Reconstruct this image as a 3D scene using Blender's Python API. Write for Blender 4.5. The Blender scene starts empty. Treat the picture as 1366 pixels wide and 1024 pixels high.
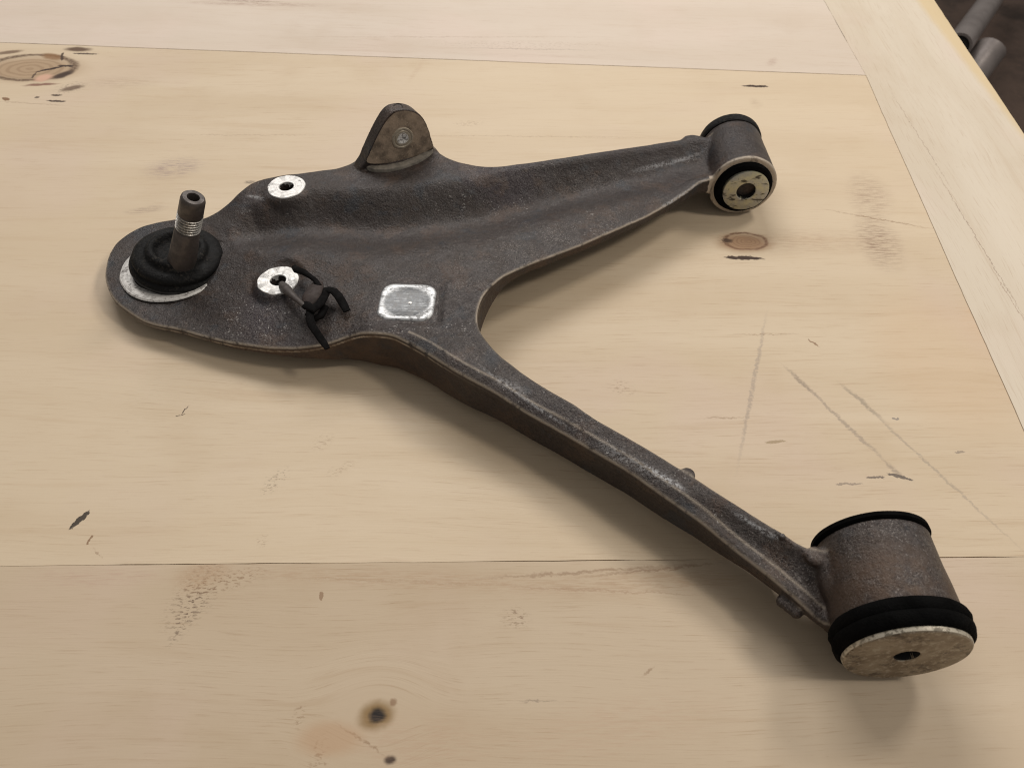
import bpy, math, random
import numpy as np
from mathutils import Vector, Matrix
from mathutils.geometry import delaunay_2d_cdt
random.seed(4); np.random.seed(4)
SC = bpy.context.scene; COL = SC.collection
R = math.radians

# ------------------------------------------------------------------ camera
FPX, CX, CY, CH, PITCH = 1040.0, 683.0, 512.0, 0.42, R(50)
cam_d = bpy.data.cameras.new('camera'); cam = bpy.data.objects.new('camera', cam_d); COL.objects.link(cam)
cam.location = (0, 0, CH); cam.rotation_euler = (R(90) - PITCH, 0, 0)
cam_d.sensor_width = 36; cam_d.sensor_fit = 'HORIZONTAL'; cam_d.lens = 36 * FPX / 1366
cam_d.clip_start = 0.01; cam_d.clip_end = 50
cam_d.dof.use_dof = True; cam_d.dof.focus_distance = 0.52; cam_d.dof.aperture_fstop = 14
SC.camera = cam

# ------------------------------------------------------------------ world and lamps
w = bpy.data.worlds.new('World'); SC.world = w; w.use_nodes = True
w.node_tree.nodes['Background'].inputs[0].default_value = (1.0, 0.95, 0.9, 1)
w.node_tree.nodes['Background'].inputs[1].default_value = 0.255

def area(name, loc, target, sx, sy, power, colr):
    l = bpy.data.lights.new(name, 'AREA'); l.shape = 'RECTANGLE'; l.size = sx; l.size_y = sy
    l.energy = power; l.color = colr
    o = bpy.data.objects.new(name, l); COL.objects.link(o); o.location = loc
    o.rotation_euler = (Vector(target) - Vector(loc)).to_track_quat('-Z', 'Y').to_euler()
    return o
area('ceiling_lamp_back_right', (1.40, 1.40, 1.85), (0.05, 0.3, 0), 0.46, 0.46, 17, (1.0, 0.93, 0.84))
area('ceiling_lamp_right', (1.65, 0.05, 1.95), (0.05, 0.3, 0), 0.34, 0.34, 15, (1.0, 0.92, 0.82))
area('ceiling_lamp_tube', (-0.35, 2.3, 2.1), (0, 0.35, 0), 1.9, 0.9, 48, (1.0, 0.96, 0.92))

SC.view_settings.view_transform = 'Standard'; SC.view_settings.look = 'None'
SC.view_settings.exposure = 0; SC.view_settings.gamma = 1
SC.render.engine = 'CYCLES'; SC.cycles.filter_width = 1.05

# ------------------------------------------------------------------ helpers
_F = np.array([0, math.cos(PITCH), -math.sin(PITCH)]); _R = np.array([1., 0, 0]); _U = np.cross(_R, _F); _C = np.array([0, 0, CH])
def ray(px, py): return _F + _R * (px - CX) / FPX + _U * (CY - py) / FPX
def at(px, py, z=0.0):
    d = ray(px, py); return _C + d * (z - CH) / d[2]
def at_y(px, py, y):
    d = ray(px, py); return _C + d * y / d[1]

def mesh_obj(name, verts, faces, mat, parent=None, angle=40, smooth=True):
    me = bpy.data.meshes.new(name); me.from_pydata([tuple(map(float, v)) for v in verts], [], faces); me.validate()
    o = bpy.data.objects.new(name, me); COL.objects.link(o)
    if mat: me.materials.append(mat)
    if smooth:
        me.shade_smooth(); me.set_sharp_from_angle(angle=R(angle))
    if parent: o.parent = parent
    return o
def tag(o, label=None, cat=None, group=None, kind=None):
    if label: o['label'] = label
    if cat: o['category'] = cat
    if group: o['group'] = group
    if kind: o['kind'] = kind
    return o

def frame(axis):
    a = Vector(axis).normalized(); q = a.to_track_quat('Z', 'Y'); m = q.to_matrix()
    return np.array(m.col[0]), np.array(m.col[1]), np.array(a)
def lathe_geo(prof, origin, axis, seg=72, wob=0.0, seed=0, closed_loop=False, base=0):
    """profile of (radius, height) revolved; radius 0 ends become poles"""
    u, v, a = frame(axis); origin = np.array(origin); V = []; Fc = []; rows = []
    rs = np.random.RandomState(seed); ph = rs.rand(6) * 6.28
    for k, (r, h) in enumerate(prof):
        if r < 1e-7:
            rows.append([base + len(V)]); V.append(origin + a * h); continue
        row = []
        for i in range(seg):
            t = 2 * math.pi * i / seg
            rr = r * (1 + wob * (math.sin(3 * t + ph[0]) + .6 * math.sin(7 * t + ph[1] + k) + .4 * math.sin(13 * t + ph[2])))
            row.append(base + len(V)); V.append(origin + u * rr * math.cos(t) + v * rr * math.sin(t) + a * h)
        rows.append(row)
    pairs = list(zip(rows[:-1], rows[1:]))
    if closed_loop: pairs.append((rows[-1], rows[0]))
    for A, B in pairs:
        for i in range(seg):
            j = (i + 1) % seg
            if len(A) == 1 and len(B) == 1: continue
            if len(A) == 1: Fc.append((A[0], B[j], B[i]))
            elif len(B) == 1: Fc.append((A[i], A[j], B[0]))
            else: Fc.append((A[i], A[j], B[j], B[i]))
    return V, Fc
def lathe(name, prof, origin, axis, mat, parent=None, seg=72, wob=0.0, seed=0, loop=False, angle=40):
    V, Fc = lathe_geo(prof, origin, axis, seg, wob, seed, loop)
    return mesh_obj(name, V, Fc, mat, parent, angle)

def tube_geo(pts, rads, seg=12, flat=1.0, up=(0, 0, 1), base=0):
    pts = [np.array(p, float) for p in pts]; V = []; Fc = []; n = len(pts)
    P = []; Q = []
    for i in range(n):
        t = pts[min(i + 1, n - 1)] - pts[max(i - 1, 0)]; t /= np.linalg.norm(t)
        s = np.cross(t, up); s /= np.linalg.norm(s); b = np.cross(s, t)
        for k in range(seg):
            a = 2 * math.pi * k / seg
            V.append(pts[i] + s * math.cos(a) * rads[i] + b * math.sin(a) * rads[i] * flat)
    for i in range(n - 1):
        for k in range(seg):
            j = (k + 1) % seg; A = base + i * seg; B = A + seg
            Fc.append((A + k, A + j, B + j, B + k))
    Fc.append(tuple(base + k for k in range(seg))[::-1]); Fc.append(tuple(base + (n - 1) * seg + k for k in range(seg)))
    return V, Fc

# ------------------------------------------------------------------ material helpers
class NT:
    def __init__(s, name):
        s.m = bpy.data.materials.new(name); s.m.use_nodes = True; s.t = s.m.node_tree; s.n = s.t.nodes; s.l = s.t.links
        s.b = s.n['Principled BSDF']; s.tc = s.n.new('ShaderNodeTexCoord'); s.P = s.tc.outputs['Object']
    def set(s, sock, v):
        if isinstance(v, bpy.types.NodeSocket): s.l.new(v, sock)
        elif isinstance(v, tuple) and len(v) == 3 and sock.type == 'RGBA': sock.default_value = (*v, 1)
        else: sock.default_value = v
    def mapping(s, v, loc=(0, 0, 0), rot=(0, 0, 0), sc=(1, 1, 1), t='POINT'):
        n = s.n.new('ShaderNodeMapping'); n.vector_type = t; s.l.new(v, n.inputs[0])
        n.inputs[1].default_value = loc; n.inputs[2].default_value = rot; n.inputs[3].default_value = sc
        return n.outputs[0]
    def noise(s, v, scale, detail=4, rough=.55, dist=0, col=False):
        n = s.n.new('ShaderNodeTexNoise'); s.l.new(v, n.inputs['Vector']); n.inputs['Scale'].default_value = scale
        n.inputs['Detail'].default_value = detail; n.inputs['Roughness'].default_value = rough; n.inputs['Distortion'].default_value = dist
        return n.outputs[1 if col else 0]
    def voro(s, v, scale, feat='F1', rnd=1.0):
        n = s.n.new('ShaderNodeTexVoronoi'); n.feature = feat; s.l.new(v, n.inputs['Vector']); n.inputs['Scale'].default_value = scale
        return n.outputs['Distance']
    def ramp(s, v, a, b, lo=0.0, hi=1.0, smooth=True):
        n = s.n.new('ShaderNodeMapRange'); n.interpolation_type = 'SMOOTHSTEP' if smooth else 'LINEAR'
        s.set(n.inputs[0], v)
        for i, x in enumerate((a, b, lo, hi)): n.inputs[i + 1].default_value = x
        return n.outputs[0]
    def math(s, op, a, b=0.0, clamp=False):
        n = s.n.new('ShaderNodeMath'); n.operation = op; n.use_clamp = clamp; s.set(n.inputs[0], a); s.set(n.inputs[1], b); return n.outputs[0]
    def vlen(s, v):
        n = s.n.new('ShaderNodeVectorMath'); n.operation = 'LENGTH'; s.l.new(v, n.inputs[0]); return n.outputs['Value']
    def vadd(s, a, b, k=1.0):
        n = s.n.new('ShaderNodeVectorMath'); n.operation = 'MULTIPLY_ADD'
        s.set(n.inputs[0], b); n.inputs[1].default_value = (k, k, k); s.set(n.inputs[2], a); return n.outputs[0]
    def mix(s, f, a, b, mode='MIX'):
        n = s.n.new('ShaderNodeMix'); n.data_type = 'RGBA'; n.blend_type = mode
        s.set(n.inputs[0], f); s.set(n.inputs[6], a); s.set(n.inputs[7], b); return n.outputs[2]
    def attr(s, name):
        n = s.n.new('ShaderNodeAttribute'); n.attribute_name = name; return n.outputs['Fac']
    def bump(s, h, strength=.5, dist=.001, prev=None):
        n = s.n.new('ShaderNodeBump'); s.l.new(h, n.inputs['Height']); n.inputs['Strength'].default_value = strength
        n.inputs['Distance'].default_value = dist
        if prev: s.l.new(prev, n.inputs['Normal'])
        return n.outputs[0]
    def out(s, color=None, rough=None, metal=None, normal=None, spec=None):
        if color is not None: s.set(s.b.inputs['Base Color'], color)
        if rough is not None: s.set(s.b.inputs['Roughness'], rough)
        if metal is not None: s.set(s.b.inputs['Metallic'], metal)
        if spec is not None: s.set(s.b.inputs['Specular IOR Level'], spec)
        if normal is not None: s.l.new(normal, s.b.inputs['Normal'])
        return s.m

# ---- wood
def wood(name, tone, grain_rot=0.0, seed=0.0, marks=(), pink=(.59, .46, .375)):
    s = NT(name); P = s.P
    Pk = P
    for m in marks:
        if m[0] in ('rings', 'knot'):
            p = at(m[1], m[2], 0); k_ = 1.0 if m[0] == 'rings' else 2.2
            vv = s.n.new('ShaderNodeVectorMath'); vv.operation = 'SUBTRACT'; s.l.new(P, vv.inputs[0]); vv.inputs[1].default_value = (float(p[0]), float(p[1]), 0)
            dd_ = s.vlen(s.mapping(vv.outputs[0], sc=(1 / (m[3] * k_ * 2.2), 1 / (m[4] * k_ * 2.6), 0)))
            sc_ = s.n.new('ShaderNodeVectorMath'); sc_.operation = 'SCALE'; s.l.new(vv.outputs[0], sc_.inputs[0]); s.l.new(s.ramp(dd_, 1.0, .15, 0, -.85), sc_.inputs['Scale'])
            ad = s.n.new('ShaderNodeVectorMath'); ad.operation = 'ADD'; s.l.new(Pk, ad.inputs[0]); s.l.new(sc_.outputs[0], ad.inputs[1]); Pk = ad.outputs[0]
    Pr = s.mapping(Pk, (seed * 1.7, seed * 3.1, seed), (0, 0, grain_rot))
    warp = s.noise(s.mapping(Pr, sc=(2.0, 6, 1)), 1.5, 2, col=True)
    Pw = s.vadd(Pr, warp, .03)
    broad = s.noise(s.mapping(Pw, sc=(1.2, 8, 1)), 2.2, 3, .5)
    mid = s.noise(s.mapping(Pw, sc=(3, 55, 1)), 2.0, 4, .6, .6)
    fine = s.noise(s.mapping(Pw, sc=(20, 640, 1)), 1.6, 4, .65); pore = s.noise(s.mapping(Pw, sc=(45, 900, 1)), 1.8, 3, .7)
    bigv = s.noise(Pr, 2.6, 2, .5)
    cloud = s.noise(Pr, 6.0, 3, .5)
    cloud2 = s.noise(Pr, 14.0, 4, .55)
    c = s.mix(s.ramp(broad, .35, .68, 0, .55), tone, tuple(x * k for x, k in zip(tone, (.87, .83, .77))))
    c = s.mix(s.ramp(cloud, .50, .70, 0, .42), c, pink)
    c = s.mix(s.ramp(cloud2, .5, .75, 0, .28), c, tuple(x * k for x, k in zip(tone, (.82, .76, .68))))
    c = s.mix(s.ramp(mid, .56, .74, 0, .22), c, tuple(x * k for x, k in zip(tone, (.70, .58, .47))))
    c = s.mix(s.ramp(fine, .54, .72, 0, .42), c, tuple(x * k for x, k in zip(tone, (.62, .5, .4))))
    c = s.mix(s.ramp(fine, .38, .22, 0, .25), c, tuple(min(1, x * 1.12) for x in tone))
    c = s.mix(s.math('MULTIPLY', s.ramp(pore, .66, .74, 0, .5), s.ramp(cloud2, .40, .60)), c, tuple(x * k for x, k in zip(tone, (.50, .38, .28))))
    c = s.mix(s.ramp(bigv, .42, .62, 0, .30), c, tuple(min(1, x * 1.13) for x in tone))
    jit = s.noise(P, 90.0, 3, .6, col=True)
    Pm = s.vadd(P, jit, .0045); Pm = s.mapping(Pm, (-.00225, -.00225, 0))
    jit2 = s.noise(P, 420.0, 3, .6, col=True)
    Pf = s.mapping(s.vadd(Pm, jit2, .0036), (-.0018, -.0018, 0))
    brk = s.noise(s.mapping(P, sc=(1, 2.2, 1)), 260.0, 4, .65)
    brk2 = s.noise(s.mapping(P, sc=(.7, 1.8, 1)), 420.0, 4, .6)
    brk3 = s.noise(s.mapping(P, sc=(.22, 2.6, 1)), 330.0, 4, .7)
    for m in marks:
        kind, px, py, rx, ry, ang, colr, st = m
        p = at(px, py, 0); c0 = (float(p[0]), float(p[1]), 0)
        src = Pf if kind in ('crack', 'line', 'speck') else Pm
        v = s.mapping(src, c0, (0, 0, R(ang)), (rx, ry, 1), 'TEXTURE')
        d = s.vlen(v)
        rx, ry = m[3], m[4]
        if kind == 'spot': f = s.ramp(d, 1.15, .45, 0, st)
        elif kind == 'crack': f = s.ramp(d, 1.0, .75, 0, st)
        elif kind == 'ring':
            f = s.ramp(s.math('ABSOLUTE', s.math('SUBTRACT', d, 1.0)), .16, .02, 0, st)
            f = s.math('MULTIPLY', f, s.ramp(brk, .3, .55, .35, 1))
        elif kind == 'rings':
            n = s.math('SINE', s.math('MULTIPLY', d, 26.0)); f = s.ramp(n, -.2, .9, 0, st)
            f = s.math('MULTIPLY', f, s.ramp(d, 1.0, .9, 0, 1))
        elif kind == 'knot': f = 0.0
        elif kind == 'line':
            f = s.math('MULTIPLY', s.ramp(d, 1.1, .3, 0, st * .72), s.ramp(brk, .36, .52, .30, 1))
        elif kind == 'speck':
            f = s.math('MULTIPLY', s.ramp(d, 1.1, .3, 0, st * .65), s.math('MULTIPLY', s.ramp(brk2, .51, .58, 0, 1), s.ramp(brk, .40, .56, .15, 1)))
        elif kind == 'chat':
            f = s.math('MULTIPLY', s.ramp(d, 1.1, .2, 0, st * .72), s.ramp(brk3, .44, .60, .10, 1))
        c = s.mix(f, c, colr)
    h = s.math('ADD', s.math('MULTIPLY', fine, .6), s.math('MULTIPLY', mid, .8))
    return s.out(c, s.ramp(mid, .3, .7, .50, .62), 0.0, s.bump(h, .22, .0006), .35)

DK = (.045, .022, .012); BR = (.22, .12, .06); GR = (.27, .21, .16); RD = (.36, .20, .12); GY = (.22, .19, .17)
marks_mid = [
    ('spot', 42, 92, .062, .030, -3, (.36, .24, .14), .8), ('rings', 40, 92, .043, .024, -4, (.22, .13, .07), .35), ('ring', 42, 90, .046, .0265, -4, (.09, .045, .02), .9),
    ('spot', 70, 76, .016, .007, -22, (.24, .12, .045), .85), ('spot', 12, 70, .016, .005, 14, (.12, .06, .03), .8), ('spot', 84, 100, .007, .013, -42, (.045, .022, .012), .95), ('spot', 55, 113, .020, .003, 6, (.16, .05, .03), .8),
    ('spot', 58, 104, .011, .0085, 30, (.62, .38, .27), .95), ('crack', 46, 100, .0014, .009, 0, DK, .8), ('crack', 68, 92, .017, .0022, 24, DK, 1), ('crack', 88, 88, .010, .0024, 0, DK, 1), ('spot', 104, 66, .017, .0060, -4, (.10, .05, .025), .95), ('crack', 114, 72, .016, .0018, -4, DK, .9), ('crack', 83, 76, .0020, .011, 18, DK, .9),
    ('speck', 95, 117, .020, .013, 24, DK, 1), ('crack', 75, 135, .011, .0022, -5, DK, .95), ('crack', 76, 127, .007, .0020, -5, DK, .9), ('spot', 96, 118, .013, .0055, 22, (.10, .05, .025), .8), ('crack', 8, 132, .006, .003, -30, BR, .95), ('crack', 50, 130, .0025, .0022, 0, DK, .8), ('line', 40, 138, .045, .001, -6, BR, .6),
    ('chat', 160, 110, .05, .016, 0, BR, .35),
    ('chat', 232, 224, .034, .020, 8, (.26, .18, .18), .9), ('chat', 195, 280, .022, .006, 10, (.25, .17, .14), .8), ('line', 333, 243, .006, .003, 10, DK, .9),
    ('spot', 993, 324, .026, .014, 0, (.33, .20, .11), .95), ('rings', 995, 322, .014, .009, 0, (.20, .11, .06), .4), ('ring', 995, 322, .017, .0105, 0, (.16, .08, .04), .9), ('speck', 968, 321, .010, .006, 0, DK, .95), ('crack', 993, 344, .018, .0026, -3, DK, 1), ('spot', 970, 321, .005, .003, 0, DK, .9),
    ('chat', 1080, 322, .10, .020, 0, (.33, .20, .13), .40),
    ('crack', 1007, 115, .015, .0026, -5, DK, 1), ('chat', 1008, 138, .008, .012, 0, BR, .35), ('chat', 1030, 88, .006, .018, -20, BR, .5),
    ('chat', 1160, 262, .024, .042, -8, (.30, .20, .14), .8), ('chat', 1172, 322, .022, .045, -4, (.22, .13, .09), .95), ('line', 1170, 292, .05, .0012, -18, BR, .8),
    ('line', 1005, 512, .0019, .084, -19, (.33, .27, .22), .85),
    ('line', 1118, 556, .060, .0018, -60.5, (.30, .24, .19), .9), ('line', 1070, 510, .018, .0024, -60, GR, .8), ('line', 1195, 628, .010, .0024, -58, GR, .8),
    ('line', 1242, 622, .080, .0015, -60.5, (.33, .27, .21), .8), ('line', 1150, 536, .024, .0024, -58, (.26, .21, .16), .85),
    ('crack', 1086, 458, .006, .0008, -50, BR, .8), ('crack', 1168, 636, .007, .0012, 0, (.12, .09, .07), .85), ('crack', 1201, 636, .009, .0014, -22, (.08, .06, .05), .85), ('crack', 1132, 645, .010, .0010, 0, GR, .8), ('crack', 1035, 590, .008, .0016, 5, (.33, .24, .14), .8), ('crack', 1280, 603, .004, .0012, 0, GR, .8), ('crack', 1195, 558, .0025, .0012, 0, GY, .8),
    ('line', 1020, 446, .030, .0007, 0, BR, .6), ('line', 965, 557, .018, .0010, 0, BR, .6), ('speck', 830, 517, .012, .009, -20, (.3, .2, .13), .8),
    ('crack', 106, 694, .0085, .0022, 63, (.04, .03, .022), .95), ('crack', 119, 720, .0035, .0009, 80, BR, .8), ('line', 130, 738, .006, .0007, -45, BR, .6),
    ('crack', 247, 546, .0045, .0005, 65, DK, .85), ('crack', 240, 553, .004, .0005, 15, DK, .85),
    ('speck', 368, 640, .007, .014, -35, (.16, .11, .07), .95), ('speck', 430, 590, .007, .010, -40, BR, .6), ('speck', 455, 625, .012, .005, 30, BR, .6), ('speck', 350, 720, .004, .006, -20, BR, .7),
    
    ('chat', 555, 95, .004, .03, -15, (.45, .30, .20), .5), ('speck', 625, 165, .02, .006, 5, BR, .8), ('line', 700, 182, .16, .0007, -1, BR, .45), ('line', 330, 180, .10, .0007, 0, BR, .45),
    ('chat', 1310, 430, .02, .03, 0, (.6, .36, .17), .4), ('spot', 1260, 480, .06, .08, 0, (.58, .40, .24), .30)]
marks_low = [('knot', 502, 954, .0105, .0080, 0, BR, 1), 
    ('speck', 262, 790, .015, .030, -22, (.12, .07, .04), .9), ('speck', 250, 820, .006, .022, -15, (.10, .06, .04), 1), ('speck', 300, 775, .030, .008, 15, BR, .9), ('line', 270, 765, .02, .012, 20, (.42, .28, .17), .7),
    ('chat', 550, 772, .16, .008, -3, (.40, .26, .16), .6), ('line', 540, 775, .09, .0008, -2, (.36, .24, .15), .5), ('line', 800, 787, .07, .0008, -3, (.34, .22, .14), .7), ('line', 780, 762, .07, .0014, 4, (.25, .15, .09), .8), ('line', 870, 760, .05, .0012, 6, (.25, .15, .09), .8), ('chat', 860, 775, .08, .010, 3, (.36, .23, .14), .6),
    ('spot', 502, 954, .0110, .0085, 10, (.24, .15, .06), .95), ('spot', 503, 954, .0048, .0046, 0, (.006, .004, .003), 1), ('spot', 521, 1012, .0035, .0030, 0, (.03, .015, .01), .95), ('spot', 525, 937, .0022, .0022, 0, BR, .7),
    ('chat', 560, 990, .05, .02, 0, (.46, .31, .21), .5), ('speck', 425, 1010, .006, .014, 0, BR, .9), ('line', 480, 985, .018, .001, -30, BR, .8), ('spot', 440, 985, .02, .01, 0, (.46, .30, .18), .6), ('speck', 400, 952, .004, .008, 0, BR, .9),
    ('speck', 688, 823, .010, .008, -10, (.2, .12, .07), 1), ('line', 717, 934, .012, .0008, 0, GR, .9), ('line', 865, 895, .005, .001, 40, BR, .7), ('crack', 429, 795, .0016, .003, 0, BR, .7),
    ('chat', 130, 770, .05, .008, 0, (.45, .29, .22), .5), ('chat', 820, 970, .08, .02, 10, (.48, .32, .22), .4)]
marks_top = [('chat', 340, 6, .11, .008, -3, (.25, .13, .08), .8), ('line', 330, 2, .05, .002, -3, (.16, .07, .04), .8), ('speck', 700, 60, .14, .01, -1, BR, .4), ('line', 700, 66, .10, .0012, -2, GR, .7),
             ('chat', 1030, 83, .006, .012, -30, (.3, .16, .12), .7), ('chat', 720, 75, .12, .004, -2, (.45, .34, .27), .5), ('line', 600, 50, .2, .001, 0, BR, .4)]
marks_right = [('spot', 1312, 96, .016, .60, 1, (.62, .48, .27), .75), ('line', 1225, 182, .0006, .10, 1, (.30, .22, .16), .9), ('line', 1302, 318, .0006, .125, 0.5, (.25, .17, .12), .95), ('line', 1345, 395, .0005, .05, 1, (.3, .2, .14), .9)]
M_mid = wood('poplar_veneer', (.610, .500, .362), 0.02, 1.0, marks_mid)
M_low = wood('poplar_veneer_lower', (.535, .432, .312), 0.0, 5.0, marks_low)
M_top = wood('pale_veneer', (.620, .535, .450), 0.07, 9.0, marks_top, (.66, .53, .46))
M_right = wood('pale_veneer_side', (.640, .565, .460), R(91), 13.0, marks_right, (.66, .53, .46))

def simple(name, colr, rough=.5, metal=0.0, var=.25, scale=60, bump=.2, bd=.0006, spec=.5):
    s = NT(name); n = s.noise(s.P, scale, 5, .6)
    n2 = s.noise(s.P, scale * 7, 4, .6)
    c = s.mix(s.ramp(n, .35, .7), colr, tuple(x * (1 - var) for x in colr))
    c = s.mix(s.ramp(n2, .55, .75, 0, .6), c, tuple(min(1, x * (1 + var)) for x in colr))
    return s.out(c, s.ramp(n, .3, .7, max(.02, rough - .1), min(1, rough + .12)), metal, s.bump(n2, bump, bd), spec)

def cast_alu():
    s = NT('oxidised_cast_aluminium'); P = s.P
    a = s.noise(P, 14, 4, .6); b = s.noise(P, 55, 5, .65); f = s.noise(P, 520, 4, .7); g = s.noise(P, 1500, 3, .6)
    c = s.mix(s.ramp(a, .35, .65), (.025, .0172, .0160), (.037, .0290, .0262))
    c = s.mix(s.ramp(b, .45, .72, 0, .8), c, (.038, .026, .020))
    c = s.mix(s.ramp(s.noise(P, 9, 3, .5), .52, .68, 0, .6), c, (.028, .019, .027))
    g2 = s.noise(P, 950, 3, .7); pit = s.noise(P, 700, 4, .7)
    tint = s.noise(P, 38, 4, .65); c = s.mix(s.ramp(tint, .53, .66, 0, .55), c, (.072, .043, .028)); c = s.mix(s.ramp(tint, .44, .34, 0, .7), c, (.024, .028, .035))
    wr = s.math('ADD', s.math('MULTIPLY', s.attr('worn_sheen'), .8), .2)
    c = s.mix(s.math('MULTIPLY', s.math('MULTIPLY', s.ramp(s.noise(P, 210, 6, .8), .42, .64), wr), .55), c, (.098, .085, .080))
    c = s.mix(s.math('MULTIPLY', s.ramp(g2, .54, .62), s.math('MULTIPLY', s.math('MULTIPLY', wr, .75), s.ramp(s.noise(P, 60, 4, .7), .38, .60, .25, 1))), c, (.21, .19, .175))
    c = s.mix(s.ramp(pit, .55, .63, 0, .9), c, (.006, .004, .004))
    # pale salt specks in drifts
    drift = s.ramp(s.noise(P, 22, 3, .6), .50, .66)
    vo = s.ramp(s.voro(s.vadd(P, s.noise(P, 300, 2, col=True), .005), 430), .28, .16, 0, 1)
    sp = s.math('MULTIPLY', vo, s.math('ADD', s.math('MULTIPLY', drift, s.ramp(b, .60, .66, 0, .5)), s.math('MULTIPLY', s.attr('speck'), s.ramp(s.noise(P, 75, 4, .7), .50, .58))), True)
    c = s.mix(s.math('MULTIPLY', sp, .85), c, (.46, .44, .42))
    e = s.math('MULTIPLY', s.attr('edge'), s.ramp(s.noise(s.mapping(P, sc=(1, 1, .3)), 120, 4, .7), .30, .50))
    c = s.mix(e, c, (.47, .40, .32)); c = s.mix(s.math('MULTIPLY', s.attr('painted_sheen'), s.ramp(f, .40, .56)), c, (.42, .42, .43))
    r = s.attr('rust'); c = s.mix(s.math('MULTIPLY', r, s.ramp(b, .32, .6, .1, .8)), c, (.085, .050, .030))
    h = s.math('ADD', s.math('MULTIPLY', pit, -1.0), s.math('MULTIPLY', s.noise(P, 240, 3, .6), 1.2))
    nrm = s.bump(h, .75, .0008)
    rough = s.ramp(b, .3, .7, .40, .60)
    return s.out(c, s.ramp(b, .3, .7, .36, .54), .15, nrm, .42)
M_alu = cast_alu()

def machined(name, colr, cx, cy, scale=900, metal=.55, rough=.32, dirt=.5, dirtcol=(.12, .11, .11), axis='Z', dth=(.56, .66)):
    s = NT(name); P = s.mapping(s.P, (-cx[0], -cx[1], -cx[2]))
    d = s.vlen(P); rings = s.noise(s.mapping(P, sc=(1, 1, 1)), 5, 2)
    n = s.n.new('ShaderNodeCombineXYZ'); s.l.new(d, n.inputs[0])
    ring = s.noise(n.outputs[0], scale, 3, .7)
    f = s.noise(s.P, 330, 5, .7); b = s.noise(s.P, 110, 4, .65)
    c = s.mix(s.ramp(ring, .42, .60, 0, .75), colr, tuple(x * .60 for x in colr))
    c = s.mix(s.math('MULTIPLY', s.ramp(f, dth[0], dth[1], 0, dirt), s.ramp(b, .35, .55, .3, 1)), c, dirtcol)
    c = s.mix(s.ramp(b, .60, .72, 0, dirt * .8), c, dirtcol)
    return s.out(c, s.ramp(f, .3, .7, rough, rough + .25), metal, s.bump(s.math('ADD', ring, f), .3, .0004), .6)

def dusty_rubber():
    s = NT('dusty_black_rubber'); a = s.noise(s.P, 60, 5, .7); b = s.noise(s.P, 380, 4, .7)
    c = s.mix(s.math('MULTIPLY', s.ramp(a, .45, .70), s.ramp(b, .48, .64)), (.005, .005, .0052), (.050, .044, .038))
    cr_ = s.noise(s.P, 150, 4, .6, 1.5)
    return s.out(c, s.ramp(a, .3, .7, .5, .8), 0, s.bump(s.math('ADD', cr_, b), .6, .0012), .16)
M_rub = dusty_rubber()
M_rub_plain = simple('black_rubber', (.005, .005, .0052), .6, 0, .35, 90, .4, .0006, .14)
M_rubm = simple('matte_rubber', (.003, .003, .003), .85, 0, .35, 90, .6, .0012, .05)
M_stud = simple('oily_steel', (.080, .066, .060), .48, .3, .35, 160, .3, .0004)
M_thread = simple('bright_thread_steel', (.44, .42, .39), .30, .7, .6, 420, .25, .0003)
M_plast = simple('black_plastic', (.003, .0025, .0025), .75, 0, .4, 200, .5, .0008, .1)
M_plastb = simple('brown_grimy_plastic', (.040, .026, .022), .6, 0, .4, 200, .5, .0008, .4)
M_stem = simple('grimy_grey_stem', (.075, .062, .056), .5, .2, .4, 260, .5, .0006)
M_dark = simple('near_black_bore', (.010, .009, .009), .8, 0, .3, 200)  # near-black colour for hole linings and the clamp ring
M_core = simple('plywood_core', (.42, .28, .17), .8, 0, .3, 120)
M_floor = simple('dirty_workshop_floor', (.060, .035, .023), .75, 0, .6, 9, .4, .004)
M_pipe = simple('dusty_grey_steel', (.20, .175, .165), .45, .3, .3, 12)
M_earf = simple('ochre_stained_casting', (.40, .31, .23), .5, .1, .6, 110, .5, .0008)
M_ledge = simple('chalky_cast_edge', (.24, .215, .18), .6, .1, .45, 220, .5, .0008)

# ------------------------------------------------------------------ plywood board
def line_x(a, b, y):      # x on line a-b at world y
    t = (y - a[1]) / (b[1] - a[1]); return a[0] + (b[0] - a[0]) * t
def line_y(a, b, x):
    t = (x - a[0]) / (b[0] - a[0]); return a[1] + (b[1] - a[1]) * t
T0, T1 = at(0, 57), at(1155, 101); R1 = at(1366, 575)
B0, B1 = at(0, 754), at(1366, 742); E0, E1 = at(1245, 0), at(1366, 180); S0 = at(1098, 0)
XL, XR2, YB, YT = -1.0, .50, -.25, 1.5
board = bpy.data.objects.new('plywood_board', None); COL.objects.link(board)
tag(board, 'pale plywood bench top patched from several veneers, lying under the control arm', 'board')
def sheet(name, poly, z, mat, th=.0008, label=None, jit=.00022, seed=1):
    """a veneer sheet with slightly ragged cut edges"""
    rs = np.random.RandomState(seed); P = []
    for i in range(len(poly)):
        a = np.array(poly[i][:2], float); b = np.array(poly[(i + 1) % len(poly)][:2], float)
        L = np.linalg.norm(b - a); n = max(1, int(L / .012)); nr = np.array([-(b - a)[1], (b - a)[0]]) / L
        w1 = rs.rand() * 6
        for k in range(n):
            j = 0 if k == 0 else jit * (rs.randn() * .5 + math.sin(k * .35 + w1) * .9)
            P.append(a + (b - a) * k / n + nr * j)
    n = len(P); V = [(p[0], p[1], z) for p in P] + [(p[0], p[1], z - th) for p in P]
    F = [tuple(range(n)), tuple(range(2 * n - 1, n - 1, -1))] + [(i, i + n, (i + 1) % n + n, (i + 1) % n) for i in range(n)]
    o = mesh_obj(name, V, F, mat, board, smooth=False)
    if label: o['label'] = label
    return o
g = .00010
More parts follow.
